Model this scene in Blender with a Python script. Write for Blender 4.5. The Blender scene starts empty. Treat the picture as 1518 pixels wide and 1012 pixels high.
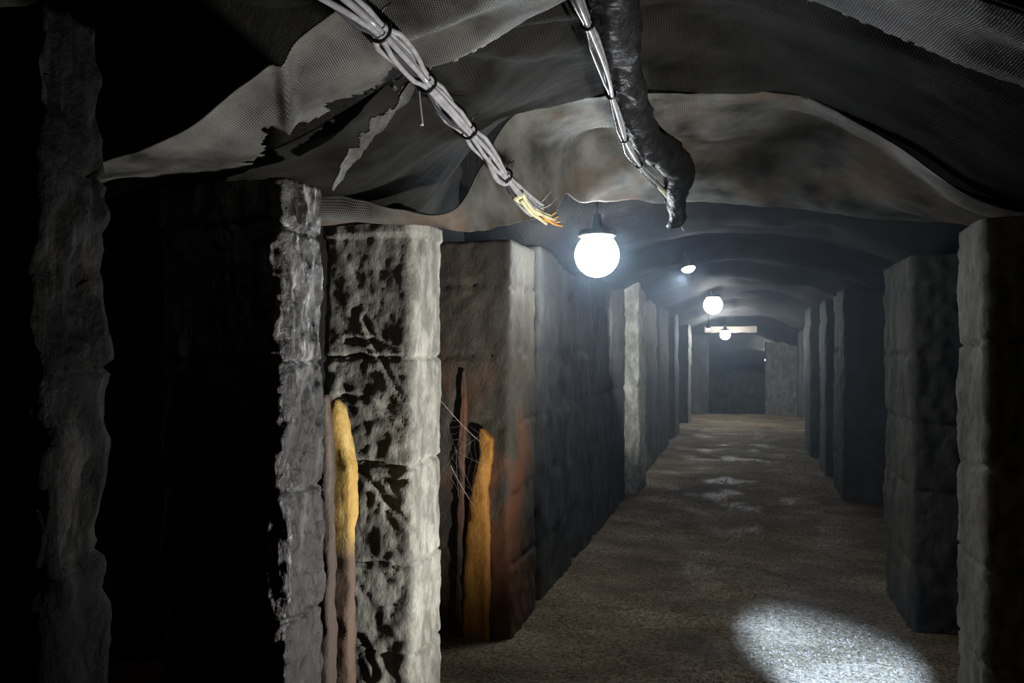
import bpy, bmesh, math, random
import numpy as np
from mathutils import Vector, noise

R = math.radians
scene = bpy.context.scene
COL = scene.collection

# ------------------------------------------------------------------ camera, world, exposure
FPX = 1096.0            # focal length in pixels of the 1518 wide frame
YAW = R(17.76)          # the camera looks to the left of the tunnel axis (+Y)
EYE = 1.6
VH = 515.0              # image row of eye level
cam_d = bpy.data.cameras.new('camera')
cam_d.sensor_width = 36.0
cam_d.lens = 36.0 * FPX / 1518.0
cam_d.shift_y = (VH - 506.0) / 1518.0
cam_d.clip_start = 0.05
cam = bpy.data.objects.new('camera', cam_d)
cam.location = (0, 0, EYE)
cam.rotation_euler = (R(90), 0, YAW)
COL.objects.link(cam)
scene.camera = cam

world = bpy.data.worlds.new('world')
scene.world = world
world.use_nodes = True
world.node_tree.nodes['Background'].inputs[0].default_value = (0.75, 0.85, 0.8, 1)
world.node_tree.nodes['Background'].inputs[1].default_value = 0.003

scene.view_settings.view_transform = 'Standard'
scene.view_settings.look = 'None'
scene.view_settings.gamma = 1.0
scene.view_settings.exposure = 0.0
scene.view_settings.use_curve_mapping = False

LAMP_L = 60.0           # radiance of the globes
FLOOD_W = 430.0         # floodlight on the floor that looks up across the tunnel
PATCH_W = 5600.0        # spotlight under the nearest roof arch, aimed at the gravel
HAZE = 0.058

def at(u, v, y):
    """point on the plane Y = y that is seen at column u, row v"""
    t = math.tan(math.atan((u - 759.0) / FPX) - YAW)
    x = t * y
    d = -math.sin(YAW) * x + math.cos(YAW) * y
    return Vector((x, y, EYE + (VH - v) * d / FPX))

# ------------------------------------------------------------------ helpers
def tag(o, label=None, cat=None, group=None, kind=None):
    if label: o['label'] = label
    if cat: o['category'] = cat
    if group: o['group'] = group
    if kind: o['kind'] = kind
    return o

def link_mesh(name, verts, faces, mat, parent=None, smooth=True):
    me = bpy.data.meshes.new(name)
    me.from_pydata([tuple(v) for v in verts], [], faces)
    me.materials.append(mat)
    if smooth:
        me.polygons.foreach_set('use_smooth', [True] * len(me.polygons))
    me.update()
    o = bpy.data.objects.new(name, me)
    COL.objects.link(o)
    if parent:
        o.parent = parent
        o.matrix_parent_inverse = parent.matrix_world.inverted()
    return o

def empty(name, loc):
    o = bpy.data.objects.new(name, None)
    o.empty_display_size = 0.1
    o.location = loc
    COL.objects.link(o)
    o.matrix_world.translation = Vector(loc)
    return o

def fbm(p, octaves=4, rough=0.5):
    a, f, s = 1.0, 1.0, 0.0
    for _ in range(octaves):
        s += a * noise.noise(p * f)
        a *= rough
        f *= 2.03
    return s

def catmull(pts, n):
    """n points along a Catmull-Rom curve through pts (numpy, any dimension), even in arc length"""
    P = np.array(pts, float)
    P = np.vstack([2 * P[0] - P[1], P, 2 * P[-1] - P[-2]])
    out = []
    for i in range(1, len(P) - 2):
        for t in np.linspace(0, 1, 24, endpoint=False):
            a, b, c, d = P[i - 1], P[i], P[i + 1], P[i + 2]
            out.append(0.5 * (2 * b + (c - a) * t + (2 * a - 5 * b + 4 * c - d) * t * t + (3 * b - a - 3 * c + d) * t ** 3))
    out.append(P[-2])
    out = np.array(out)
    s = np.r_[0, np.cumsum(np.linalg.norm(np.diff(out[:, :3], axis=0), axis=1))]
    q = np.linspace(0, s[-1], n)
    return np.stack([np.interp(q, s, out[:, k]) for k in range(out.shape[1])], 1)

def tube_geo(path, radius, sides=8, verts=None, faces=None, caps=True, flat=None):
    """tube along path; radius is a number or a list; appended to verts/faces"""
    verts = [] if verts is None else verts
    faces = [] if faces is None else faces
    P = np.array(path, float)
    n = len(P)
    rad = np.full(n, radius, float) if np.isscalar(radius) else np.array(radius, float)
    T = np.gradient(P, axis=0)
    T /= np.linalg.norm(T, axis=1)[:, None] + 1e-9
    ref = np.array([0, 0, 1.0]) if abs(T[0][2]) < 0.9 else np.array([1.0, 0, 0])
    base = len(verts)
    for i in range(n):
        a = np.cross(T[i], ref); a /= np.linalg.norm(a) + 1e-9
        b = np.cross(a, T[i])
        ref = b
        for k in range(sides):
            th = 2 * math.pi * k / sides
            ra = rad[i]; rb = rad[i] * (flat if flat else 1.0)
            verts.append(tuple(P[i] + a * math.cos(th) * ra + b * math.sin(th) * rb))
    for i in range(n - 1):
        for k in range(sides):
            q = base + i * sides
            k2 = (k + 1) % sides
            faces.append((q + k, q + k2, q + sides + k2, q + sides + k))
    if caps:
        faces.append(tuple(base + k for k in reversed(range(sides))))
        faces.append(tuple(base + (n - 1) * sides + k for k in range(sides)))
    return verts, faces

def lathe_geo(profile, seg=32, centre=(0, 0, 0)):
    verts, faces = [], []
    cx, cy, cz = centre
    n = len(profile)
    for (r, z) in profile:
        for k in range(seg):
            a = 2 * math.pi * k / seg
            verts.append((cx + r * math.cos(a), cy + r * math.sin(a), cz + z))
    for i in range(n - 1):
        for k in range(seg):
            k2 = (k + 1) % seg
            faces.append((i * seg + k, i * seg + k2, (i + 1) * seg + k2, (i + 1) * seg + k))
    return verts, faces

# ------------------------------------------------------------------ materials
def new_mat(name):
    m = bpy.data.materials.new(name)
    m.use_nodes = True
    nt = m.node_tree
    b = nt.nodes['Principled BSDF']
    return m, nt, b

def ramp(nt, fac, stops):
    r = nt.nodes.new('ShaderNodeValToRGB')
    el = r.color_ramp.elements
    while len(el) < len(stops): el.new(0.5)
    for e, (p, c) in zip(el, stops):
        e.position = p; e.color = (*c, 1)
    nt.links.new(fac, r.inputs[0])
    return r.outputs[0]

def tex_noise(nt, scale, detail=6, rough=0.55, vec=None, mapping=None):
    n = nt.nodes.new('ShaderNodeTexNoise')
    n.inputs['Scale'].default_value = scale
    n.inputs['Detail'].default_value = detail
    n.inputs['Roughness'].default_value = rough
    tc = nt.nodes.new('ShaderNodeTexCoord')
    src = tc.outputs['Object']
    if mapping:
        mp = nt.nodes.new('ShaderNodeMapping')
        mp.inputs['Scale'].default_value = mapping
        nt.links.new(src, mp.inputs[0]); src = mp.outputs[0]
    nt.links.new(src, n.inputs['Vector'])
    return n.outputs['Fac']

def mix_rgb(nt, fac, a, b, mode='MIX'):
    m = nt.nodes.new('ShaderNodeMix'); m.data_type = 'RGBA'; m.blend_type = mode
    for s, v in ((m.inputs[0], fac), (m.inputs[6], a), (m.inputs[7], b)):
        if hasattr(v, 'links') or hasattr(v, 'is_linked'): nt.links.new(v, s)
        elif isinstance(v, (int, float)): s.default_value = v
        else: s.default_value = (*v, 1)
    return m.outputs[2]

def add_bump(nt, b, fac, strength, dist):
    bp = nt.nodes.new('ShaderNodeBump')
    bp.inputs['Strength'].default_value = strength
    bp.inputs['Distance'].default_value = dist
    nt.links.new(fac, bp.inputs['Height'])
    nt.links.new(bp.outputs[0], b.inputs['Normal'])
    return bp

def stone(name, dark, mid, pale, rough=0.7, bump=0.6, stretch=(1, 1, 0.5), rust=None, spec=0.4, streak=None, fade=None, dull=None):
    m, nt, b = new_mat(name)
    n1 = tex_noise(nt, 7, 8, 0.62, mapping=stretch)
    c = ramp(nt, n1, [(0.25, dark), (0.5, mid), (0.75, pale)])
    n2 = tex_noise(nt, 38, 5, 0.6)
    c = mix_rgb(nt, 0.35, c, ramp(nt, n2, [(0.3, (0.25, 0.25, 0.25)), (0.7, (1, 1, 1))]), 'MULTIPLY')
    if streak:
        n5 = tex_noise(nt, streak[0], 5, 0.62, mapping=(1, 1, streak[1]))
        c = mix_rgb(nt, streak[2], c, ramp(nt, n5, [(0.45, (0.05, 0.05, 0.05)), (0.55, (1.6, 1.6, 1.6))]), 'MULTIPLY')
    if dull:                                     # blocks below this height are darker
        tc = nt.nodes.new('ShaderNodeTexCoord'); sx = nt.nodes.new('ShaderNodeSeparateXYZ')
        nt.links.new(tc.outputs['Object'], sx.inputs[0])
        mr = nt.nodes.new('ShaderNodeMapRange'); mr.inputs[1].default_value = dull + 0.03; mr.inputs[2].default_value = dull - 0.05
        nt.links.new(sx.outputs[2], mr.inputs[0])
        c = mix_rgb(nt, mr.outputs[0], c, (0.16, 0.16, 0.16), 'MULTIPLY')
    if fade:                                     # darker, browner wood towards the foot
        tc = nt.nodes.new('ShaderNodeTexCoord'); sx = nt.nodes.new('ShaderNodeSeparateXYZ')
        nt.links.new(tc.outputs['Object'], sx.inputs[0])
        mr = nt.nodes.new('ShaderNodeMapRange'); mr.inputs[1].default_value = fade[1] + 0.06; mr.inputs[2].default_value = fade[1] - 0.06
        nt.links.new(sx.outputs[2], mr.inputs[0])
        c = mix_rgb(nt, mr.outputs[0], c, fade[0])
    if rust:
        n3 = tex_noise(nt, 2.6, 4, 0.6, mapping=(1, 1, 0.45))
        f = ramp(nt, n3, [(rust[1], (0, 0, 0)), (rust[1] + 0.12, (1, 1, 1))])
        if len(rust) > 2:                        # rust only below this height
            tc = nt.nodes.new('ShaderNodeTexCoord'); sx = nt.nodes.new('ShaderNodeSeparateXYZ')
            nt.links.new(tc.outputs['Object'], sx.inputs[0])
            mr = nt.nodes.new('ShaderNodeMapRange'); mr.inputs[1].default_value = rust[2] + 0.25; mr.inputs[2].default_value = rust[2] - 0.25
            nt.links.new(sx.outputs[2], mr.inputs[0])
            f = mix_rgb(nt, 1.0, f, mr.outputs[0], 'MULTIPLY')
        c = mix_rgb(nt, f, c, rust[0])
    nt.links.new(c, b.inputs['Base Color'])
    b.inputs['Roughness'].default_value = rough
    b.inputs['Specular IOR Level'].default_value = spec
    n4 = tex_noise(nt, 55, 8, 0.65, mapping=(1, 1, 0.6))
    add_bump(nt, b, n4, bump, 0.012)
    return m

M = {}
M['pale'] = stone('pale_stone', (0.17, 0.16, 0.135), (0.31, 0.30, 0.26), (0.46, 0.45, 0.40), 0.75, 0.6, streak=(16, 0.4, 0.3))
M['black'] = stone('near_black_stone', (0.002, 0.002, 0.002), (0.005, 0.005, 0.005), (0.05, 0.05, 0.046), 0.6, 1.0, (1.6, 1.6, 0.3), spec=0.12, streak=(20, 0.2, 0.8))  # near-black tone with slightly paler vertical streaks
M['dark'] = stone('blackened_stone', (0.010, 0.010, 0.0095), (0.07, 0.07, 0.067), (0.62, 0.62, 0.60), 0.33, 1.0, (1.6, 1.6, 0.35), spec=0.7, streak=(27, 0.28, 0.95), dull=1.55)
M['grey'] = stone('grey_stone', (0.05, 0.05, 0.048), (0.10, 0.10, 0.095), (0.20, 0.20, 0.185), 0.7, 0.7)
M['dim_olive'] = stone('dim_olive_stone', (0.035, 0.035, 0.028), (0.07, 0.068, 0.056), (0.13, 0.127, 0.105), 0.75, 0.6)
M['dusk'] = stone('dark_grey_stone', (0.03, 0.03, 0.03), (0.06, 0.06, 0.058), (0.12, 0.12, 0.115), 0.7, 0.7)
M['olive'] = stone('olive_grey_stone', (0.08, 0.08, 0.065), (0.18, 0.175, 0.145), (0.34, 0.33, 0.275), 0.75, 0.6, rust=((0.30, 0.13, 0.06), 0.66))
M['brown'] = stone('rust_brown_stone', (0.035, 0.031, 0.024), (0.07, 0.06, 0.045), (0.125, 0.10, 0.07), 0.7, 0.7, rust=((0.14, 0.055, 0.024), 0.44, 1.45))
M['rock'] = stone('black_rock', (0.008, 0.008, 0.007), (0.02, 0.02, 0.018), (0.04, 0.04, 0.036), 0.8, 0.8)
M['bluerock'] = stone('tunnel_rock', (0.006, 0.006, 0.006), (0.013, 0.013, 0.013), (0.025, 0.025, 0.025), 0.75, 0.8)

def floor_mat():
    m, nt, b = new_mat('damp_gravel_floor')
    n1 = tex_noise(nt, 1.6, 6, 0.6, mapping=(0.7, 1.3, 1))
    c = ramp(nt, n1, [(0.3, (0.085, 0.063, 0.038)), (0.52, (0.21, 0.160, 0.098)), (0.72, (0.36, 0.29, 0.20))])
    n2 = tex_noise(nt, 48, 7, 0.75)
    c = mix_rgb(nt, 0.85, c, ramp(nt, n2, [(0.40, (0.18, 0.18, 0.19)), (0.60, (1.5, 1.5, 1.5))]), 'MULTIPLY')
    nt.links.new(c, b.inputs['Base Color'])
    r = ramp(nt, tex_noise(nt, 2.1, 3, 0.5), [(0.36, (0.50, 0.50, 0.50)), (0.50, (0.85, 0.85, 0.85))])
    nt.links.new(r, b.inputs['Roughness'])
    add_bump(nt, b, tex_noise(nt, 75, 8, 0.72), 0.8, 0.012)
    b.inputs['Specular IOR Level'].default_value = 0.18
    return m
M['floor'] = floor_mat()
M['gravel'] = stone('crushed_stone', (0.11, 0.092, 0.066), (0.21, 0.18, 0.135), (0.36, 0.32, 0.26), 0.5, 0.4, (1, 1, 1), spec=0.6)

def net_mat(name, c1, c2, rough, scale=760.0, stain=None, spec=0.25):
    """woven black netting: two crossed thread waves over a patchy dusty base"""
    m, nt, b = new_mat(name)
    tc = nt.nodes.new('ShaderNodeTexCoord')
    ws = []
    for d in ('X', 'Y'):
        w = nt.nodes.new('ShaderNodeTexWave'); w.wave_type = 'BANDS'; w.bands_direction = d
        w.inputs['Scale'].default_value = scale / 20.0
        w.inputs['Distortion'].default_value = 0.6
        w.inputs['Detail'].default_value = 1
        nt.links.new(tc.outputs['UV'], w.inputs['Vector'])
        ws.append(w.outputs['Fac'])
    mu = nt.nodes.new('ShaderNodeMath'); mu.operation = 'MAXIMUM'
    nt.links.new(ws[0], mu.inputs[0]); nt.links.new(ws[1], mu.inputs[1])
    n1 = tex_noise(nt, 4.5, 6, 0.62)
    c = ramp(nt, n1, [(0.32, c1), (0.68, c2)])
    if stain:
        f = ramp(nt, tex_noise(nt, 2.2, 5, 0.6), [(0.52, (0, 0, 0)), (0.68, (1, 1, 1))])
        c = mix_rgb(nt, f, c, stain)
    c = mix_rgb(nt, 0.8, c, ramp(nt, mu.outputs[0], [(0.45, (0.12, 0.12, 0.12)), (0.9, (1.2, 1.2, 1.2))]), 'MULTIPLY')
    nt.links.new(c, b.inputs['Base Color'])
    b.inputs['Roughness'].default_value = rough
    b.inputs['Specular IOR Level'].default_value = spec
    add_bump(nt, b, mu.outputs[0], 0.5, 0.003)
    return m
M['net'] = net_mat('dusty_black_netting', (0.02, 0.02, 0.018), (0.14, 0.14, 0.128), 0.5, 1050.0)
M['net_b'] = net_mat('black_netting', (0.007, 0.007, 0.006), (0.026, 0.026, 0.023), 0.7, spec=0.06)
M['net_c'] = net_mat('grey_netting', (0.035, 0.035, 0.03), (0.22, 0.22, 0.20), 0.5, stain=(0.16, 0.10, 0.06))

def plain(name, col, rough=0.5, spec=0.5, metal=0.0, bump=None):
    m, nt, b = new_mat(name)
    n = tex_noise(nt, bump[0] if bump else 30, 4, 0.6)
    c = ramp(nt, n, [(0.3, tuple(x * 0.7 for x in col)), (0.7, tuple(min(1, x * 1.2) for x in col))])
    nt.links.new(c, b.inputs['Base Color'])
    b.inputs['Roughness'].default_value = rough
    b.inputs['Specular IOR Level'].default_value = spec
    b.inputs['Metallic'].default_value = metal
    if bump: add_bump(nt, b, n, bump[1], bump[2])
    return m
M['cable'] = plain('grey_cable_sheath', (0.34, 0.34, 0.355), 0.2, 1.0)
M['cable_dark'] = plain('black_cable_sheath', (0.05, 0.05, 0.06), 0.25, 0.8)
M['tie'] = plain('black_plastic', (0.012, 0.012, 0.012), 0.4)
M['sleeve'] = plain('black_plastic_film', (0.010, 0.010, 0.011), 0.5, 0.3, bump=(14, 0.8, 0.03))
M['yellow_end'] = plain('yellowed_insulation', (0.62, 0.58, 0.36), 0.5)
M['orange_end'] = plain('orange_insulation', (0.65, 0.34, 0.10), 0.5)
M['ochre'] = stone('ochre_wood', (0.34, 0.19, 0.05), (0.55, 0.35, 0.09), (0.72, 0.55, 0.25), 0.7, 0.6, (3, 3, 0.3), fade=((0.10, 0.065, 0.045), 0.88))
M['orange_wood'] = stone('orange_wood', (0.26, 0.10, 0.02), (0.50, 0.22, 0.035), (0.62, 0.33, 0.08), 0.7, 0.6, (3, 3, 0.3))
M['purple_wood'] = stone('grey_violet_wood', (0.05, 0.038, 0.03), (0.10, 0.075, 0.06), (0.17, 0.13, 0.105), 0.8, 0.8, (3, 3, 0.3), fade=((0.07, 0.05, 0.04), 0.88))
M['timber'] = stone('old_timber', (0.08, 0.07, 0.06), (0.16, 0.14, 0.12), (0.26, 0.23, 0.2), 0.8, 0.7, (0.4, 2, 2))
M['metal'] = plain('dull_metal', (0.12, 0.12, 0.12), 0.4, 0.5, 0.8)
M['web'] = plain('pale_thread', (0.55, 0.52, 0.46), 0.6)

def emit(name, col, s):
    m = bpy.data.materials.new(name); m.use_nodes = True
    nt = m.node_tree; nt.nodes.clear()
    e = nt.nodes.new('ShaderNodeEmission'); o = nt.nodes.new('ShaderNodeOutputMaterial')
    e.inputs[0].default_value = (*col, 1); e.inputs[1].default_value = s
    nt.links.new(e.outputs[0], o.inputs[0])
    return m

# ------------------------------------------------------------------ the setting
def drop(y):
    """the tunnel runs downhill past its crest"""
    t = max(0.0, y - 18.6)
    return -0.17 * t * t / (t + 0.8) if t > 0 else 0.0

def floor_h(x, y):
    h = 0.030 * fbm(Vector((x * 0.9, y * 0.55, 3.1)), 3) + 0.006 * fbm(Vector((x * 5, y * 5, 0)), 3)
    return h - 0.015 + drop(y)

def grid_obj(name, P, mat, kind='structure', uv=None):
    ny, nx = len(P), len(P[0])
    verts = [p for row in P for p in row]
    faces = [(j * nx + i, j * nx + i + 1, (j + 1) * nx + i + 1, (j + 1) * nx + i) for j in range(ny - 1) for i in range(nx - 1)]
    o = link_mesh(name, verts, faces, mat)
    if kind: o['kind'] = kind
    return o

xs = np.linspace(-3.6, 2.2, 117)
ys = np.concatenate([np.arange(-2, 8, 0.05), np.arange(8, 28.01, 0.12)])
grid_obj('floor', [[(x, y, floor_h(x, y)) for x in xs] for y in ys], M['floor'])

def left_x(y):
    t = min(1, max(0, (y - 2.9) / 0.5)); t = t * t * (3 - 2 * t)
    return -3.2 + t * 1.42
ys2 = np.concatenate([np.arange(-2, 8, 0.10), np.arange(8, 28.01, 0.2)])
zs2 = np.linspace(-2.2, 3.6, 59)
grid_obj('wall_left', [[(left_x(y) + 0.14 * fbm(Vector((1.7, y * 1.3, z * 1.3)), 5), y, z) for y in ys2] for z in zs2], M['rock'])
grid_obj('wall_right', [[(1.52 + 0.12 * fbm(Vector((7.7, y * 1.3, z * 1.3)), 5), y, z) for y in ys2] for z in zs2], M['rock'])
xb = np.linspace(-3.6, 2.2, 60)
grid_obj('wall_back', [[(x, 26.6 + 0.25 * fbm(Vector((x * 1.5, 3, z * 1.5)), 4), z) for x in xb] for z in zs2], M['grey'])
grid_obj('wall_front', [[(x, -1.8 + 0.2 * fbm(Vector((x * 1.5, 9, z * 1.5)), 4), z) for x in xb] for z in zs2], M['rock'])

def ceil_z(x, y):
    t = min(1, max(0, (y - 3.9) / 0.7)); t = t * t * (3 - 2 * t)
    lowz = 2.47 - 0.30 * min(1.0, abs(x + 0.15) / 1.2) ** 2.2 + 0.05 * math.cos((y - 4.3) * 2 * math.pi / 1.9)
    if y > 12: lowz -= 0.028 * (y - 12)
    return 3.35 * (1 - t) + lowz * t + 0.06 * fbm(Vector((x * 1.6, y * 1.6, 5)), 4) + drop(y)
grid_obj('ceiling', [[(x, y, ceil_z(x, y)) for x in np.linspace(-3.6, 2.2, 88)] for y in ys2], M['bluerock'])

# ------------------------------------------------------------------ stone pillars
PSEED = [0]
def pillar(x0, x1, y0, y1, h, mat, label, res=0.05, amp=0.010, joints=(0.38, 0.80, 1.18, 1.56, 1.95), ribs=False, cracks=(), z0=0.0,
           lip=False, front_lumps=0.0):
    """a squared pillar of stacked stone blocks: rounded corners, uneven courses, open joints, cracks"""
    PSEED[0] += 1
    sd = PSEED[0] * 13.7
    cx, cy = (x0 + x1) / 2, (y0 + y1) / 2
    hx, hy = (x1 - x0) / 2, (y1 - y0) / 2
    rc = min(0.035, hx * 0.3, hy * 0.3)
    ring = []                                   # (x, y, nx, ny)
    def side(ax, ay, bx, by, nx, ny):
        L = math.hypot(bx - ax, by - ay)
        n = max(2, int(L / res))
        for k in range(n):
            t = k / n
            ring.append((ax + (bx - ax) * t, ay + (by - ay) * t, nx, ny))
    def corner(ox, oy, a0):
        n = 4
        for k in range(n):
            a = a0 + (math.pi / 2) * k / n
            ring.append((ox + rc * math.cos(a), oy + rc * math.sin(a), math.cos(a), math.sin(a)))
    side(hx - rc, -hy, -hx + rc, -hy, 0, -1)
    ring[:] = []
    side(-hx + rc, -hy, hx - rc, -hy, 0, -1); corner(hx - rc, -hy + rc, -math.pi / 2)
    side(hx, -hy + rc, hx, hy - rc, 1, 0);    corner(hx - rc, hy - rc, 0)
    side(hx - rc, hy, -hx + rc, hy, 0, 1);    corner(-hx + rc, hy - rc, math.pi / 2)
    side(-hx, hy - rc, -hx, -hy + rc, -1, 0); corner(-hx + rc, -hy + rc, math.pi)
    nr = len(ring)
    nz = max(6, int((h + 0.06) / res))
    verts, faces = [], []
    rnd = random.Random(int(sd * 10))
    offs = [(rnd.uniform(-1, 1) * amp * 0.4, rnd.uniform(-1, 1) * amp * 0.4, rnd.uniform(-0.4, 1) * amp * 0.35) for _ in range(len(joints) + 1)]
    for j in range(nz + 1):
        z = -0.06 + (h + 0.06) * j / nz
        blk = sum(1 for q in joints if z > q)
        ox, oy, grow = offs[blk]
        for (x, y, nx, ny) in ring:
            p = Vector((x + sd, y, z))
            d = amp * 1.3 * fbm(Vector((p.x * 4, p.y * 4, p.z * 3)), 3) + amp * 0.9 * fbm(Vector((p.x * 16, p.y * 16, p.z * 11)), 4, 0.6)
            if ribs:
                top = 1.0 if z > joints[-1] else 0.45
                d += top * 0.013 * fbm(Vector((p.x * 34, p.y * 34, p.z * 2.2)), 3) + 0.012 * fbm(Vector((p.x * 30, p.y * 30, p.z * 9)), 3) - 0.012 * abs(fbm(Vector((p.x * 18, p.y * 18, p.z * 14)), 2))
            if front_lumps and ny < -0.5:
                q = fbm(Vector((p.x * 9, 2.0, p.z * 7)), 3)
                d += front_lumps * (abs(q) ** 0.8) * (1.0 if z < 1.62 else 0.25)
            for jz in joints:
                w = z - jz - 0.022 * fbm(Vector((p.x * 5, p.y * 5, jz)), 3)
                g = math.exp(-(w / 0.008) ** 2)
                d -= 0.017 * g
            for (pts, wid, dep) in cracks:
                if ny < -0.5:
                    best = 9.0
                    for (a, b) in zip(pts[:-1], pts[1:]):
                        ex, ez = b[0] - a[0], b[1] - a[1]
                        L2 = ex * ex + ez * ez
                        t = max(0, min(1, ((x + cx - a[0]) * ex + (z - a[1]) * ez) / L2))
                        best = min(best, math.hypot(x + cx - a[0] - t * ex, z - a[1] - t * ez))
                    best += 0.006 * fbm(Vector((p.x * 20, 0, p.z * 20)), 2)
                    d -= dep * math.exp(-(best / wid) ** 2)
                    d += 0.5 * dep * math.exp(-((best - 2.2 * wid) / wid) ** 2)
            if lip and z > h - 0.06:
                d += 0.012
            d += grow
            verts.append((x + nx * d + ox, y + ny * d + oy, z))
    for j in range(nz):
        for k in range(nr):
            k2 = (k + 1) % nr
            faces.append((j * nr + k, j * nr + k2, (j + 1) * nr + k2, (j + 1) * nr + k))
    c = len(verts)
    verts.append((0, 0, h + 0.005))
    for k in range(nr):
        faces.append((nz * nr + k, nz * nr + (k + 1) % nr, c))
    o = link_mesh('stone_pillar', verts, faces, mat)
    o.location = (cx, cy, z0)
    tag(o, label, 'pillar', 'stone pillars along the tunnel', 'thing')
    return o

def fz(u, v, y):
    p = at(u, v, y); return (p.x, p.z)
Y2 = 2.65
cr = [([fz(540, 470, Y2), fz(560, 520, Y2), fz(590, 580, Y2), fz(612, 605, Y2)], 0.010, 0.010),
      ([fz(500, 590, Y2), fz(540, 588, Y2), fz(580, 608, Y2), fz(614, 640, Y2)], 0.010, 0.010),
      ([fz(512, 505, Y2), fz(560, 505, Y2), fz(600, 522, Y2)], 0.009, 0.008),
      ([fz(528, 694, Y2), fz(560, 722, Y2), fz(600, 770, Y2), fz(616, 785, Y2)], 0.012, 0.012),
      ([fz(560, 708, Y2), fz(590, 716, Y2), fz(614, 706, Y2)], 0.008, 0.008),
      ([fz(500, 920, Y2), fz(540, 950, Y2), fz(560, 1000, Y2)], 0.012, 0.012)]
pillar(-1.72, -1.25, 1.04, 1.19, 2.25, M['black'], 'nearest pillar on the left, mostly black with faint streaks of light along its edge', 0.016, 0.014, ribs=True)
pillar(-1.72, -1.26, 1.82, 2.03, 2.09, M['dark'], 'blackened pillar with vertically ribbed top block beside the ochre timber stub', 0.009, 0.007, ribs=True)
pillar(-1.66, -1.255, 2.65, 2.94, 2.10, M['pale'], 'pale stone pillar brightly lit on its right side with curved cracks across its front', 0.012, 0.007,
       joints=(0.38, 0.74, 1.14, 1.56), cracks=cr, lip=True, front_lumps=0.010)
pillar(-1.90, -1.26, 3.90, 4.42, 2.20, M['brown'], 'rust-brown pillar behind the cobweb and the thin orange timber stub', 0.022, 0.010)
far_left = [(4.52, 5.40, 'dim bluish pillar just past the rust-brown one, left of the brightest lamp'),
            (5.50, 6.20, 'dim bluish pillar standing under the brightest hanging lamp'),
            (6.30, 7.00, 'dim pillar between the one under the brightest lamp and the narrow dark one'),
            (7.06, 7.90, 'dark narrow pillar right before the pale-edged left pillar'),
            (8.15, 8.78, 'pale-edged pillar right of the brightest lamp, its top lit blue-white'),
            (9.15, 10.8, 'wide grey pillar face directly behind the pale-edged left pillar'),
            (11.2, 12.4, 'dark pillar on the left below the small half-hidden lamp'),
            (13.4, 14.3, 'far dark pillar on the left, under the second round lamp'),
            (16.1, 16.9, 'farthest left pillar before the lit strip of floor'),
            (19.6, 20.4, 'small lit pillar on the left beyond the floor crest, under the far crossbeam')]
for (a, b, lab) in far_left:
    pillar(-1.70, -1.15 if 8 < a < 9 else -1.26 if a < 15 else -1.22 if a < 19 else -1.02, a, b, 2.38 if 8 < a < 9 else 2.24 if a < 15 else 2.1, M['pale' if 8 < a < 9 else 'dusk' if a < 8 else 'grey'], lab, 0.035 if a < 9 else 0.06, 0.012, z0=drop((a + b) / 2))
pillar(0.87, 1.36, 3.28, 3.69, 2.10, M['olive'], 'nearest pillar on the right with a pale lit strip and a reddish stain', 0.014, 0.010, joints=(0.36, 0.74, 1.12, 1.62))
pillar(0.87, 1.34, 4.66, 5.50, 2.12, M['dim_olive'], 'broad dim olive pillar on the right behind the nearest right one', 0.02, 0.012)
pillar(0.95, 1.42, 8.50, 9.45, 2.22, M['dusk'], 'right pillar with a thin pale lit edge and a blue-black front', 0.03, 0.012)
for (a, b, x, lab) in [(10.1, 10.9, 0.92, 'grey pillar on the right directly behind the pale-edged right one'),
                       (11.7, 12.75, 0.86, 'dark pillar on the right whose foot ends the brown stretch of floor'),
                       (15.2, 16.0, 1.06, 'dark far pillar on the right beside the lit strip of floor'),
                       (18.2, 18.9, 1.10, 'farthest right pillar standing at the floor crest'),
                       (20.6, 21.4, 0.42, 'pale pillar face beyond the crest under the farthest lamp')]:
    pillar(x, x + 0.5 if a < 20 else 1.25, a, b, 2.2 if a < 15 else 2.05, M['grey' if a < 20 else 'pale'], lab, 0.06, 0.012, z0=drop((a + b) / 2))

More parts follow.
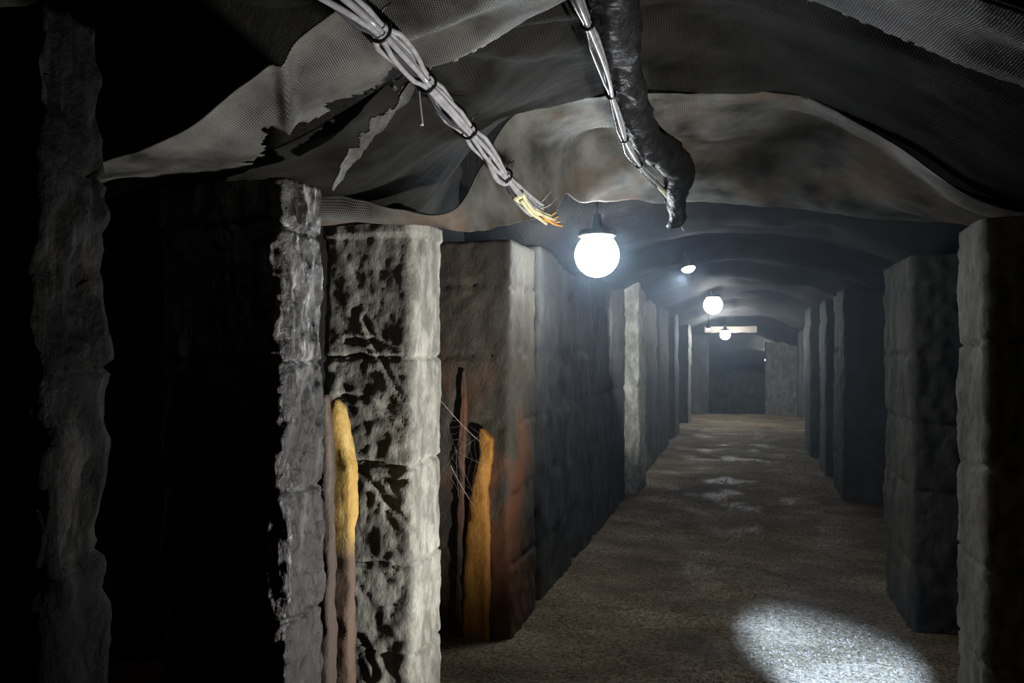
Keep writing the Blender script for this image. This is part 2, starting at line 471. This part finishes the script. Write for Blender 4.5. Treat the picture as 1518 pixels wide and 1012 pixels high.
# ------------------------------------------------------------------ netting under the roof
def sheet(name, rails, mat, label, cat, nx=150, ny=40, wrinkle=0.012, wscale=(3, 3), tear=None, fold=None, uvs=(1, 1), thick=0.004):
    """a hung sheet: smooth surface through 3-D rails (near to far), with folds; tear(s, t) cuts ragged holes"""
    C = [catmull(r, nx) for r in rails]
    cols = []
    for i in range(nx):
        pts = [c[i] for c in C]
        if len(pts) == 2:
            cols.append(np.linspace(pts[0], pts[1], ny))
        else:
            cols.append(catmull(pts, ny))
    G = np.array(cols)                               # nx, ny, 3
    verts = []
    ul = np.cumsum(np.r_[0, np.linalg.norm(np.diff(G[:, ny // 2], axis=0), axis=1)])
    vl = np.concatenate([np.zeros((nx, 1)), np.cumsum(np.linalg.norm(np.diff(G, axis=1), axis=2), axis=1)], 1)
    for i in range(nx):
        for j in range(ny):
            p = Vector(G[i, j]); s, t = i / (nx - 1), j / (ny - 1)
            d = wrinkle * fbm(Vector((p.x * wscale[0], p.y * wscale[1], 1.3)), 4)
            if fold: d += fold(s, t, p)
            p.z += d
            verts.append(p)
    faces = []
    for i in range(nx - 1):
        for j in range(ny - 1):
            s, t = (i + 0.5) / (nx - 1), (j + 0.5) / (ny - 1)
            if tear and tear(s, t, verts[i * ny + j]): continue
            faces.append((i * ny + j, (i + 1) * ny + j, (i + 1) * ny + j + 1, i * ny + j + 1))
    o = link_mesh(name, verts, faces, mat)
    uv = o.data.uv_layers.new(name='UVMap')
    for lp in o.data.loops:
        i, j = divmod(lp.vertex_index, ny)
        uv.data[lp.index].uv = (ul[i], vl[i, j])
    so = o.modifiers.new('thickness', 'SOLIDIFY'); so.thickness = thick; so.offset = 1
    tag(o, label, cat, 'nets hung under the roof' if cat == 'netting' else None)
    return o

def rail(*pts): return [tuple(at(*p)) for p in pts]

# the nearest strip: an arch of netting on the first frame
A_near = [(-1.95, 1.50, 2.02)] + rail((240, 210, 1.5), (370, 120, 1.5), (500, 28, 1.5)) + [(-0.60, 1.50, 2.37), (-0.25, 1.50, 2.40), (0.10, 1.50, 2.36), (0.42, 1.50, 2.20), (0.85, 1.5, 1.98), (1.3, 1.5, 1.8)]
A_far = [(-1.95, 1.84, 2.08), (-1.70, 1.84, 2.11), (-1.40, 1.80, 2.12), (-1.24, 1.76, 2.14), (-1.12, 1.82, 2.25), (-0.98, 1.97, 2.31)] + \
        rail((620, 105, 1.87), (700, 72, 1.85), (850, -5, 1.85)) + [(-0.15, 1.85, 2.52), (0.105, 1.85, 2.42), (0.33, 1.85, 2.30)] + rail((1518, 128, 1.85)) + [(0.95, 1.85, 1.93), (1.3, 1.85, 1.8)]
def foldA(s, t, p):
    pinch = math.exp(-((p.x + 0.85) / 0.28) ** 2)
    return 0.018 * math.sin(t * 9 + p.x * 6) * (0.3 + pinch) - 0.03 * math.exp(-((p.x + 1.05 + (p.y - 1.5) * 0.6) / 0.02) ** 2)
def tearA(s, t, p):
    if p.x > -1.36 and p.x < -0.9:
        lim = 0.80 + 0.5 * noise.noise(Vector((p.x * 11, 4, 0))) + 0.25 * noise.noise(Vector((p.x * 40, 7, 0)))
        return t > lim
    return t > 0.985 + 0.05 * noise.noise(Vector((p.x * 60, 2, 0)))
sheet('netting', [A_near, A_far], M['net'], 'torn dusty net draped over the nearest roof arch, top of the photo', 'netting', 260, 44, 0.012, (4, 4), tearA, foldA)

# second sheet, dark, from the first arch back to the second
B_0 = [(-1.75, 1.95, 2.12), (-1.3, 1.92, 2.22), (-0.86, 1.90, 2.40), (-0.43, 1.90, 2.54), (-0.05, 1.90, 2.58), (0.25, 1.90, 2.52), (0.6, 1.90, 2.33), (1.0, 1.9, 2.1), (1.4, 1.9, 1.9)]
B_1 = [(-1.80, 2.45, 2.16), (-1.35, 2.42, 2.19), (-1.05, 2.40, 2.33), (-0.60, 2.45, 2.56), (-0.1, 2.45, 2.64), (0.25, 2.45, 2.53), (0.6, 2.45, 2.33), (0.95, 2.45, 2.10), (1.4, 2.45, 1.95)]
B_2 = [(-1.80, 2.78, 2.15), (-1.35, 2.80, 2.14)] + rail((700, 225, 2.9), (770, 165, 3.0), (900, 138, 3.02), (1050, 134, 3.02), (1180, 138, 3.02), (1330, 213, 3.02), (1480, 298, 3.02)) + [(1.4, 3.02, 1.95)]
def foldB(s, t, p):
    # folds that fan out to the right from a pinch on the first arch
    dx, dy = p.x + 0.86, p.y - 1.85
    r = math.hypot(dx, dy)
    a = math.atan2(dy, dx + 1e-6)
    return 0.030 * min(1, r / 0.4) * math.exp(-r / 1.6) * math.sin(a * 11 + 0.6) if dx > -0.1 else 0.0
sheet('netting', [B_0, B_1, B_2], M['net_b'], 'dark folded net spanning between the first and second roof arches', 'netting', 190, 70, 0.020, (2.0, 4), None, foldB)

# third sheet: pale, sagging back to the third arch, hanging low over the pale pillar
C_0 = [(-1.75, 2.42, 2.16), (-1.45, 2.44, 2.16)] + rail((655, 318, 2.5), (715, 240, 2.75), (770, 168, 2.98), (900, 141, 3.0), (1050, 138, 3.0), (1180, 141, 3.0), (1330, 216, 3.0), (1480, 301, 3.0)) + [(1.4, 3.0, 1.95)]
C_1 = [(-1.75, 2.46, 2.11), (-1.45, 2.47, 2.10)] + rail((655, 326, 2.55), (725, 290, 2.8), (795, 240, 3.2), (900, 205, 3.5), (1050, 212, 3.6), (1200, 195, 3.6), (1340, 262, 3.6), (1460, 318, 3.6)) + [(1.45, 3.6, 2.0)]
C_2 = [(-1.75, 2.52, 2.09), (-1.45, 2.55, 2.08)] + rail((655, 332, 2.6), (730, 337, 2.8), (815, 322, 3.3), (880, 300, 3.9), (1000, 298, 4.25), (1200, 312, 4.3), (1330, 326, 4.3), (1420, 336, 4.3)) + [(1.5, 4.3, 2.1)]
def foldC(s, t, p):
    f = 0.020 * math.sin((p.y - 0.35 * p.x) * 12 + 2.0 * noise.noise(Vector((p.x * 2, p.y, 0)))) * (1 - abs(2 * t - 1) ** 3)
    c = at(865, 238, 3.55)
    f += 0.10 * math.exp(-(((p.x - c.x) / 0.15) ** 2 + ((p.y - c.y) / 0.13) ** 2))
    k = at(1205, 190, 3.58)
    f += 0.018 * math.exp(-math.hypot(p.x - k.x, p.y - k.y) / 0.16)
    return f
def tearC(s, t, p): return t > 0.975 + 0.05 * noise.noise(Vector((p.x * 14, 5, 0)))
sheet('netting', [C_0, C_1, C_2], M['net_c'], 'pale sagging net lit above the brightest lamp, with brown stains', 'netting', 230, 80, 0.022, (2.5, 3.5), None, foldC)

# torn scrap of net hanging in the dark gap left of the cables
F0 = rail((616, 122, 1.87), (606, 148, 1.90), (584, 172, 1.93), (548, 214, 1.98), (520, 250, 2.02), (496, 282, 2.05))
F1 = rail((600, 118, 1.84), (578, 150, 1.81), (552, 176, 1.83), (524, 206, 1.88), (504, 242, 1.93), (491, 278, 1.97))
sheet('net_scrap', [F0, F1], M['net'], 'torn scrap of net hanging in the black gap left of the cables', 'netting', 60, 24, 0.02, (14, 14),
      lambda s, t, p: t > 0.72 + 0.6 * noise.noise(Vector((s * 9, 3, 0))) + 0.2 * noise.noise(Vector((s * 40, 8, 0))), None)

# ------------------------------------------------------------------ cables
def bundle(name, pts, n, rb, rc, ties, label, seed, bulge=0.6, mats=('cable', 'cable_dark')):
    """cables strapped together: every cable a part, every strap a part"""
    rnd = random.Random(seed)
    P = catmull(rail(*pts), 160)
    root = empty(name, tuple(P[80]))
    tag(root, label, 'cable', 'cable bundles under the roof')
    T = np.gradient(P, axis=0); T /= np.linalg.norm(T, axis=1)[:, None]
    up = np.array([0, 0, 1.0])
    S = np.cross(T, up); S /= np.linalg.norm(S, axis=1)[:, None]
    U = np.cross(S, T)
    q = np.linspace(0, 1, 160)
    env = np.ones(160)
    for t in ties: env = np.minimum(env, 0.55 + np.minimum(1, (np.abs(q - t) / 0.07)) ** 1.5 * bulge)
    for k in range(n):
        a0 = 2 * math.pi * k / n + rnd.uniform(-0.3, 0.3)
        tw = rnd.uniform(-0.7, 0.7)
        ph = rnd.uniform(0, 6)
        rr = rb * (0.25 if k == 0 else 1.0) * rnd.uniform(0.75, 1.15)
        a = a0 + tw * q + 0.15 * np.sin(q * 9 + ph)
        w = rr * env * (1 + 0.35 * np.sin(q * 17 + ph))
        path = P + S * (np.cos(a) * w)[:, None] + U * (np.sin(a) * w)[:, None]
        i1 = rnd.randint(146, 160)
        v, f = tube_geo(path[:i1], rc * rnd.uniform(0.8, 1.15), 8)
        link_mesh('cable', v, f, M[mats[1] if rnd.random() < 0.3 else mats[0]], root)
    for t in ties:
        i = int(t * 159)
        ring = [P[i] + S[i] * math.cos(b) * rb * 1.0 + U[i] * math.sin(b) * rb * 1.0 for b in np.linspace(0, 2 * math.pi, 21)]
        v, f = tube_geo(ring, 0.0045, 6, caps=False)
        tail = [ring[5], ring[5] + U[i] * 0.02 + S[i] * 0.012, ring[5] + U[i] * 0.03 + S[i] * 0.03]
        tube_geo(tail, 0.0022, 5, v, f)
        link_mesh('zip_tie', v, f, M['tie'], root)
    return root, P, S, U

c1, P1, S1, U1 = bundle('cable_bundle', [(470, -32, 1.22), (515, 2, 1.32), (552, 34, 1.45), (600, 84, 1.68), (632, 122, 1.85), (690, 188, 2.15), (750, 262, 2.5), (790, 306, 2.72), (806, 318, 2.8)],
        8, 0.026, 0.0075, (0.17, 0.40, 0.60, 0.80), 'thick strapped bundle of shiny grey cables, left of the two under the roof', 3)
def strands(root, name, start, ends, rad, mat, seed):
    rnd = random.Random(seed)
    v, f = [], []
    for e in ends:
        s = Vector(start) + Vector((rnd.uniform(-1, 1), rnd.uniform(-1, 1), rnd.uniform(-1, 1))) * 0.014
        e = Vector(e)
        m = (s + e) / 2 + Vector((rnd.uniform(-1, 1) * 0.01, 0, -0.012))
        pth = catmull([s, m, e], 14)
        tube_geo(pth, np.linspace(rad, rad * 0.6, 14), 7, v, f)
    return link_mesh(name, v, f, M[mat], root)
y_ = 2.76
strands(c1, 'frayed_end', at(768, 290, 2.6), [at(798 + 6 * k, 320 + 6 * (k % 3), y_ + 0.03 * k) for k in range(5)], 0.010, 'yellow_end', 5)
strands(c1, 'frayed_tip', at(800, 318, 2.8), [at(824 + 3 * (k % 4), 314 + 7 * k, 2.88 + 0.02 * k) for k in range(4)], 0.007, 'orange_end', 6)
strands(c1, 'wire_end', at(800, 304, 2.75), [at(818, 282, 2.78), at(826, 292, 2.8), at(812, 288, 2.78)], 0.003, 'cable', 7)
v, f = tube_geo(catmull([at(621, 118, 1.86), at(621, 140, 1.86), at(623, 165, 1.86), at(625, 186, 1.86)], 20), np.linspace(0.003, 0.0065, 20), 8)
tag(link_mesh('dangling_cable', v, f, M['cable'], c1))
v, f = tube_geo(catmull([at(722, 232, 2.33), at(734, 262, 2.42), at(748, 272, 2.5), at(760, 266, 2.56)], 30), 0.010, 8)
link_mesh('cable_loop', v, f, M['cable'], c1)
v, f = tube_geo(catmull([at(640, 140, 2.0), at(650, 165, 2.05), at(672, 184, 2.1), at(690, 189, 2.16)], 30), 0.009, 8)
link_mesh('cable_loop', v, f, M['cable'], c1)

c2, P2, S2, U2 = bundle('cable_bundle', [(846, -25, 1.45), (858, 5, 1.55), (878, 52, 1.8), (898, 104, 2.15), (911, 160, 2.55), (930, 216, 3.0), (955, 254, 3.5), (985, 283, 3.9), (1000, 312, 4.1)],
        5, 0.014, 0.0062, (0.10, 0.36, 0.55, 0.72), 'slimmer strapped cable bundle running along the black wrapped duct', 9)
strands(c2, 'frayed_end', at(975, 272, 3.8), [at(998 + 3 * k, 300 - 4 * k, 4.05) for k in range(4)], 0.012, 'yellow_end', 11)
v, f = tube_geo(catmull([at(996, 300, 4.05), at(1003, 318, 4.12), at(1010, 334, 4.18), at(1014, 343, 4.2)], 16), np.linspace(0.012, 0.004, 16), 7)
link_mesh('cable_tail', v, f, M['cable'], c2)

# black wrapped duct beside the slim bundle
dp = [(905, -40, 1.75, 40), (912, 20, 1.95, 35), (925, 95, 2.35, 27), (938, 160, 2.8, 24), (960, 205, 3.25, 24), (990, 232, 3.6, 24), (1006, 252, 3.8, 20), (1004, 290, 3.95, 17), (1002, 335, 4.05, 11)]
path = [tuple(at(u, v_, y)) + (r * (at(u, v_, y).y * 0.97) / FPX,) for (u, v_, y, r) in dp]
Q = catmull(path, 110)
v, f = tube_geo(Q[:, :3], Q[:, 3], 22)
vv = []
for p in v:
    p = Vector(p)
    n = fbm(Vector((p.x * 9, p.y * 7, p.z * 9)), 4)
    vv.append(p + Vector((0.020 * n, 0.0, 0.022 * fbm(Vector((p.x * 9 + 5, p.y * 7, p.z * 9)), 4))))
tag(link_mesh('plastic_duct', vv, f, M['sleeve']), 'black crumpled plastic-wrapped duct with an angular end, under the roof', 'duct')

# ------------------------------------------------------------------ lamps
def beam(root, loc, target, watts, cone, blend, col, size):
    """the light that leaves a lamp head"""
    loc = Vector(loc); d = (Vector(target) - loc).normalized()
    rot = d.to_track_quat('-Z', 'Y')
    L = bpy.data.lights.new('flood_beam', 'SPOT')
    L.energy = watts; L.spot_size = R(cone); L.spot_blend = blend; L.color = col; L.shadow_soft_size = size
    o = bpy.data.objects.new('flood_beam', L)
    o.location = loc; o.rotation_euler = rot.to_euler()
    COL.objects.link(o)
    o.parent = root; o.matrix_parent_inverse = root.matrix_world.inverted()
    return rot

def head(root, loc, target, watts, cone, blend, col, size):
    loc = Vector(loc)
    rot = beam(root, loc, target, watts, cone, blend, col, size)
    prof = [(0.0001, 0.075), (0.03, 0.075), (0.05, 0.03), (0.055, 0.012), (0.050, 0.012), (0.035, 0.04), (0.0001, 0.045)]
    vs, fs = lathe_geo(prof, 24)
    vs = [rot @ Vector(p) + loc for p in vs]
    link_mesh('lamp_head', vs, fs, M['metal'], root)

def lamp(u, v, y, r, label, cord_top, strength):
    c = at(u, v, y)
    root = empty('hanging_lamp', tuple(c))
    tag(root, label, 'lamp', 'round lamps hung along the tunnel')
    prof = [(0.0001, -r)] + [(r * math.sin(a), -r * math.cos(a)) for a in np.linspace(0.15, math.pi * 0.86, 13)]
    vs, fs = lathe_geo(prof, 24, c)
    link_mesh('globe', vs, fs, emit('lit_globe', (0.88, 0.95, 1.0), strength), root)
    z1 = -r * math.cos(math.pi * 0.86)
    rr = r * math.sin(math.pi * 0.86)
    vs, fs = lathe_geo([(rr * 0.9, z1 - 0.012), (r * 0.86, r * 0.84), (r * 0.88, r * 0.88), (r * 0.8, z1 + 0.025), (rr * 0.7, z1 + 0.035), (0.03, z1 + 0.06), (0.022, z1 + 0.12), (0.0001, z1 + 0.125)], 24, c)
    link_mesh('collar', vs, fs, M['metal'], root)
    top = Vector((c.x, c.y, cord_top))
    vs, fs = tube_geo([c + Vector((0, 0, z1 + 0.11)), (c + Vector((0.006, 0, z1 + 0.11)) + top) / 2, top], 0.006, 8)
    link_mesh('cord', vs, fs, M['tie'], root)
    return root
lamp(885, 378, 4.3, 0.130, 'brightest and nearest round lamp, hanging at the left of the tunnel', 2.50, LAMP_L)
lamp(1057, 452, 10.8, 0.130, 'second round glowing lamp down the tunnel, right of the small half-hidden one', 2.50, LAMP_L * 0.6)
lamp(1075, 496, 16.6, 0.105, 'third round lamp far down the tunnel, just under the crossbeam', 2.32, LAMP_L * 6.0)
lamp(1139, 534, 22.6, 0.095, 'farthest tiny lamp above the pale pillar face beyond the crest', 2.0, LAMP_L * 3.0)

# small shaded lamp tilted away
def shaded_lamp(u, v, y, r, label, tilt, top, strength):
    c = at(u, v, y)
    root = empty('shaded_lamp', tuple(c))
    tag(root, label, 'lamp')
    def tr(vs):
        out = []
        for p in vs:
            q = Vector(p); q.rotate(tilt); out.append(q + c)
        return out
    from mathutils import Euler
    vs, fs = lathe_geo([(r * 0.95, -0.012), (r * 0.75, -0.028), (r * 0.4, -0.038), (0.0001, -0.041)], 20)
    link_mesh('lens', tr(vs), fs, emit('lit_lens', (0.88, 0.95, 1.0), strength), root)
    vs, fs = lathe_geo([(r, -0.015), (r * 1.05, 0.0), (r * 0.7, 0.05), (0.03, 0.08), (0.025, 0.12), (0.0001, 0.12)], 20)
    link_mesh('lamp_shade', tr(vs), fs, M['metal'], root)
    vs, fs = tube_geo([c + Vector((0, 0.0, 0.09)), c + Vector((0.004, 0.01, 0.15)), Vector((c.x, c.y + 0.03, top))], 0.006, 8)
    link_mesh('cord', vs, fs, M['tie'], root)
    return root
from mathutils import Euler
sl = shaded_lamp(1020, 396, 6.05, 0.055, 'small shaded lamp seen edge-on at the end of the slim cable', Euler((R(-16), R(-12), 0)), 2.42, 160.0)
beam(sl, at(1020, 396, 6.05) + Vector((-0.03, 0.0, -0.06)), (-1.15, 8.15, 1.6), 300, 56, 0.8, (0.88, 0.95, 1.0), 0.02)
shaded_lamp(1050, 487, 15.2, 0.042, 'tiny dim shaded lamp just left of the far crossbeam lamp', Euler((R(-25), 0, 0)), 2.3, 20.0)

# far crossbeam over the tunnel
v, f = [], []
b0, b1 = at(1045, 489, 17.2), at(1122, 488, 17.2)
n = 24
for i in range(n + 1):
    p = b0.lerp(b1, i / n)
    for (dy, dz) in ((-0.08, -0.07), (0.08, -0.07), (0.08, 0.07), (-0.08, 0.07)):
        k = 0.012 * fbm(Vector((p.x * 5, dy * 30, dz * 30)), 3)
        v.append((p.x, p.y + dy + k, p.z + dz + k))
for i in range(n):
    for k in range(4):
        k2 = (k + 1) % 4
        f.append((i * 4 + k, i * 4 + k2, i * 4 + 4 + k2, i * 4 + 4 + k))
f += [(3, 2, 1, 0), tuple(n * 4 + k for k in range(4))]
tag(link_mesh('timber_crossbeam', v, f, M['timber'], smooth=False), 'old timber crossbeam far down the tunnel, lit by the lamp under it', 'beam')

# ------------------------------------------------------------------ splintered timber stubs
def stub(rows, y, depth, mat, name, parent=None, seed=0):
    """upright splintered plank: rows of (v, u_left, u_right) from the tip down, on plane y"""
    rows = sorted(rows)
    A = np.array([[at(ul, v_, y).x, at(ur, v_, y).x, at(ul, v_, y).z] for (v_, ul, ur) in rows])
    z = np.linspace(A[0, 2], A[-1, 2], 90)
    xl = np.interp(-z, -A[:, 2], A[:, 0]); xr = np.interp(-z, -A[:, 2], A[:, 1])
    verts, faces = [], []
    m = 14
    for i in range(90):
        for k in range(m):
            a = 2 * math.pi * k / m
            cx, hw = (xl[i] + xr[i]) / 2, max(0.002, (xr[i] - xl[i]) / 2)
            ca, sa = math.cos(a), math.sin(a)
            e = 0.55
            px = cx + hw * math.copysign(abs(ca) ** e, ca)
            py = y + min(depth, hw * 1.4) * math.copysign(abs(sa) ** e, sa)
            q = 0.010 * fbm(Vector((px * 25 + seed, py * 25, z[i] * 4)), 3) + 0.005 * fbm(Vector((px * 50, py * 50 + seed, z[i] * 20)), 2)
            verts.append((px + q * ca, py + q * sa * 1.5, z[i]))
    for i in range(89):
        for k in range(m):
            k2 = (k + 1) % m
            faces.append((i * m + k, (i + 1) * m + k, (i + 1) * m + k2, i * m + k2))
    faces.append(tuple(range(m))); faces.append(tuple(reversed([89 * m + k for k in range(m)])))
    return link_mesh(name, verts, faces, M[mat], parent)
def vfoot(u, y):
    p = at(u, 600, y); d = -math.sin(YAW) * p.x + math.cos(YAW) * p.y
    return VH + (EYE + 0.03) * FPX / d
r1 = empty('timber_stub', (at(508, 600, 2.42).x, 2.42, 0))
tag(r1, 'splintered ochre timber stub standing between the blackened and the pale pillar', 'timber', 'splintered timber stubs')
vf = vfoot(505, 2.42)
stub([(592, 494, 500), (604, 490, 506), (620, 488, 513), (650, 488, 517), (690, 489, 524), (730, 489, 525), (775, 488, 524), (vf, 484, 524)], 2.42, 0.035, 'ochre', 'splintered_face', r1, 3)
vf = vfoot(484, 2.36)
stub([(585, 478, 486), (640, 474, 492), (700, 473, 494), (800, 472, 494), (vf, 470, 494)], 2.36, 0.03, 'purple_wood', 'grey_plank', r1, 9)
r2 = empty('timber_stub', (at(710, 600, 3.872).x, 3.872, 0))
tag(r2, 'thin orange timber stub with a pointed tip in front of the rust-brown pillar', 'timber', 'splintered timber stubs')
vf = vfoot(708, 3.872)
stub([(635, 712, 716), (650, 710, 730), (672, 712, 732), (690, 708, 728), (720, 699, 724), (760, 694, 726), (800, 690, 726), (vf, 686, 726)], 3.872, 0.03, 'orange_wood', 'splintered_face', r2, 5)
r3 = empty('timber_stub', (at(690, 600, 3.885).x, 3.885, 0))
tag(r3, 'slim brownish splinter of timber left of the orange stub, behind the cobweb', 'timber', 'splintered timber stubs')
vf = vfoot(688, 3.885)
stub([(548, 687, 690), (575, 684, 692), (610, 684, 691), (650, 682, 690), (vf, 676, 690)], 3.885, 0.02, 'brown', 'splintered_face', r3, 7)

# cobweb between the pale pillar and the orange stub
v, f = [], []
hub = at(676, 668, 3.35)
spk = []
for k, (u, w) in enumerate([(660, 615), (690, 610), (718, 640), (722, 690), (712, 755), (680, 740), (655, 700), (652, 655)]):
    e = at(u, w, 3.35 + 0.05 * math.sin(k * 2.1) + 0.30 * (u - 650) / 75)
    spk.append(e)
    m = (hub + e) / 2 + Vector((0, 0, -0.006))
    tube_geo(catmull([hub, m, e], 10), 0.0002, 4, v, f)
for q in (0.3, 0.48, 0.66, 0.84):
    loop = [hub.lerp(e, q + 0.03 * math.sin(i * 3.3 + q * 9)) for i, e in enumerate(spk)]
    for a, b in zip(loop, loop[1:] + loop[:1]):
        tube_geo([a, (a + b) / 2 + (hub - (a + b) / 2) * 0.06, b], 0.00012, 4, v, f)
for (a, b) in ((at(650, 590, 3.2), at(712, 655, 3.75)), (at(668, 690, 3.3), at(704, 752, 3.75))):
    tube_geo(catmull([a, (a + b) / 2 + Vector((0, 0, -0.01)), b], 12), 0.0008, 5, v, f)
tag(link_mesh('cobweb', v, f, M['web']), 'dusty cobweb strung between the pale pillar and the orange stub', 'cobweb')

# ------------------------------------------------------------------ gravel
rng = np.random.default_rng(4)
ico = bmesh.new(); bmesh.ops.create_icosphere(ico, subdivisions=1, radius=1.0)
iv = np.array([x.co[:] for x in ico.verts]); ifa = np.array([[q.index for q in x.verts] for x in ico.faces]); ico.free()
N = 22000
gy = 3.3 + 14.5 * rng.random(N) ** 1.9
gx = rng.uniform(-1.22, 0.86, N)
gs = rng.uniform(0.002, 0.0065, N) * (1 + 0.5 * (rng.random(N) ** 6))
V = np.empty((N, 12, 3))
for i in range(N):
    sc = gs[i] * rng.uniform(0.6, 1.3, 3) * np.array([1, 1, 0.75])
    a = rng.uniform(0, 6.28); ca, sa = math.cos(a), math.sin(a)
    p = iv * sc * rng.uniform(0.8, 1.2, (12, 1))
    V[i, :, 0] = gx[i] + ca * p[:, 0] - sa * p[:, 1]
    V[i, :, 1] = gy[i] + sa * p[:, 0] + ca * p[:, 1]
    V[i, :, 2] = floor_h(gx[i], gy[i]) + p[:, 2] + sc[2] * 0.4
F = (ifa[None] + 12 * np.arange(N)[:, None, None]).reshape(-1, 3)
g = link_mesh('gravel', V.reshape(-1, 3).tolist(), F.tolist(), M['gravel'], smooth=False)
tag(g, 'crushed grey-brown gravel strewn over the tunnel floor', 'gravel', kind='stuff')

# ------------------------------------------------------------------ floodlight on the floor and spotlight under the first arch
fl = Vector((0.80, 2.37, 0.0))
root = empty('floodlight', tuple(fl))
tag(root, 'small floodlight standing on the floor in front of the nearest right pillar', 'floodlight')
v, f = [], []
for s in (-1, 1):
    tube_geo([fl + Vector((-0.10, s * 0.07, 0.012)), fl + Vector((0.10, s * 0.07, 0.012))], 0.010, 8, v, f)
    tube_geo([fl + Vector((0.0, s * 0.07, 0.012)), fl + Vector((0.0, s * 0.07, 0.12)), fl + Vector((0, s * 0.05, 0.17))], 0.008, 8, v, f)
tube_geo([fl + Vector((0, -0.10, 0.17)), fl + Vector((0, 0.10, 0.17))], 0.009, 8, v, f)
link_mesh('stand', v, f, M['metal'], root)
head(root, fl + Vector((-0.02, 0, 0.24)), (-1.26, 2.62, 1.65), FLOOD_W, 92, 0.8, (1.0, 0.985, 0.94), 0.07)

sp = Vector((0.78, 1.20, 2.22))
root = empty('ceiling_spotlight', tuple(sp))
tag(root, 'small spotlight hung from the rock roof in front of the first arch', 'spotlight')
v, f = tube_geo([sp + Vector((0, -0.04, 0.06)), sp + Vector((0, -0.06, 0.3)), (sp.x, sp.y - 0.06, ceil_z(sp.x, sp.y - 0.06) + 0.02)], 0.010, 8)
link_mesh('hanger', v, f, M['metal'], root)
head(root, sp, (0.41, 4.20, 0.0), PATCH_W, 15, 0.7, (0.42, 0.62, 1.0), 0.02)

# ------------------------------------------------------------------ haze hanging in the tunnel
hz = bpy.data.materials.new('damp_haze'); hz.use_nodes = True
nt = hz.node_tree; nt.nodes.clear()
o_ = nt.nodes.new('ShaderNodeOutputMaterial'); vs_ = nt.nodes.new('ShaderNodeVolumeScatter')
vs_.inputs['Color'].default_value = (0.62, 0.78, 1.0, 1)
tc = nt.nodes.new('ShaderNodeTexCoord'); sx = nt.nodes.new('ShaderNodeSeparateXYZ')
nt.links.new(tc.outputs['Object'], sx.inputs[0])
mz = nt.nodes.new('ShaderNodeMapRange')                      # thin by the floor, thick under the roof
mz.inputs[1].default_value = 0.1; mz.inputs[2].default_value = 2.0; mz.inputs[3].default_value = 0.10 * HAZE; mz.inputs[4].default_value = HAZE
nt.links.new(sx.outputs[2], mz.inputs[0])
my = nt.nodes.new('ShaderNodeMapRange')                      # and thinner past the far lamps
my.inputs[1].default_value = 10.0; my.inputs[2].default_value = 15.5; my.inputs[3].default_value = 1.0; my.inputs[4].default_value = 0.15
nt.links.new(sx.outputs[1], my.inputs[0])
mm = nt.nodes.new('ShaderNodeMath'); mm.operation = 'MULTIPLY'
nt.links.new(mz.outputs[0], mm.inputs[0]); nt.links.new(my.outputs[0], mm.inputs[1])
nt.links.new(mm.outputs[0], vs_.inputs['Density'])
vs_.inputs['Anisotropy'].default_value = 0.35
nt.links.new(vs_.outputs[0], o_.inputs['Volume'])
x0, x1, y0, y1, z0, z1 = -1.72, 1.45, 3.7, 17.5, 0.05, 2.45
v = [(x, y, z) for z in (z0, z1) for y in (y0, y1) for x in (x0, x1)]
f = [(0, 2, 3, 1), (4, 5, 7, 6), (0, 1, 5, 4), (1, 3, 7, 5), (3, 2, 6, 7), (2, 0, 4, 6)]
tag(link_mesh('haze', v, f, hz, smooth=False), 'faint bluish damp haze hanging under the roof of the tunnel', 'haze', kind='stuff')
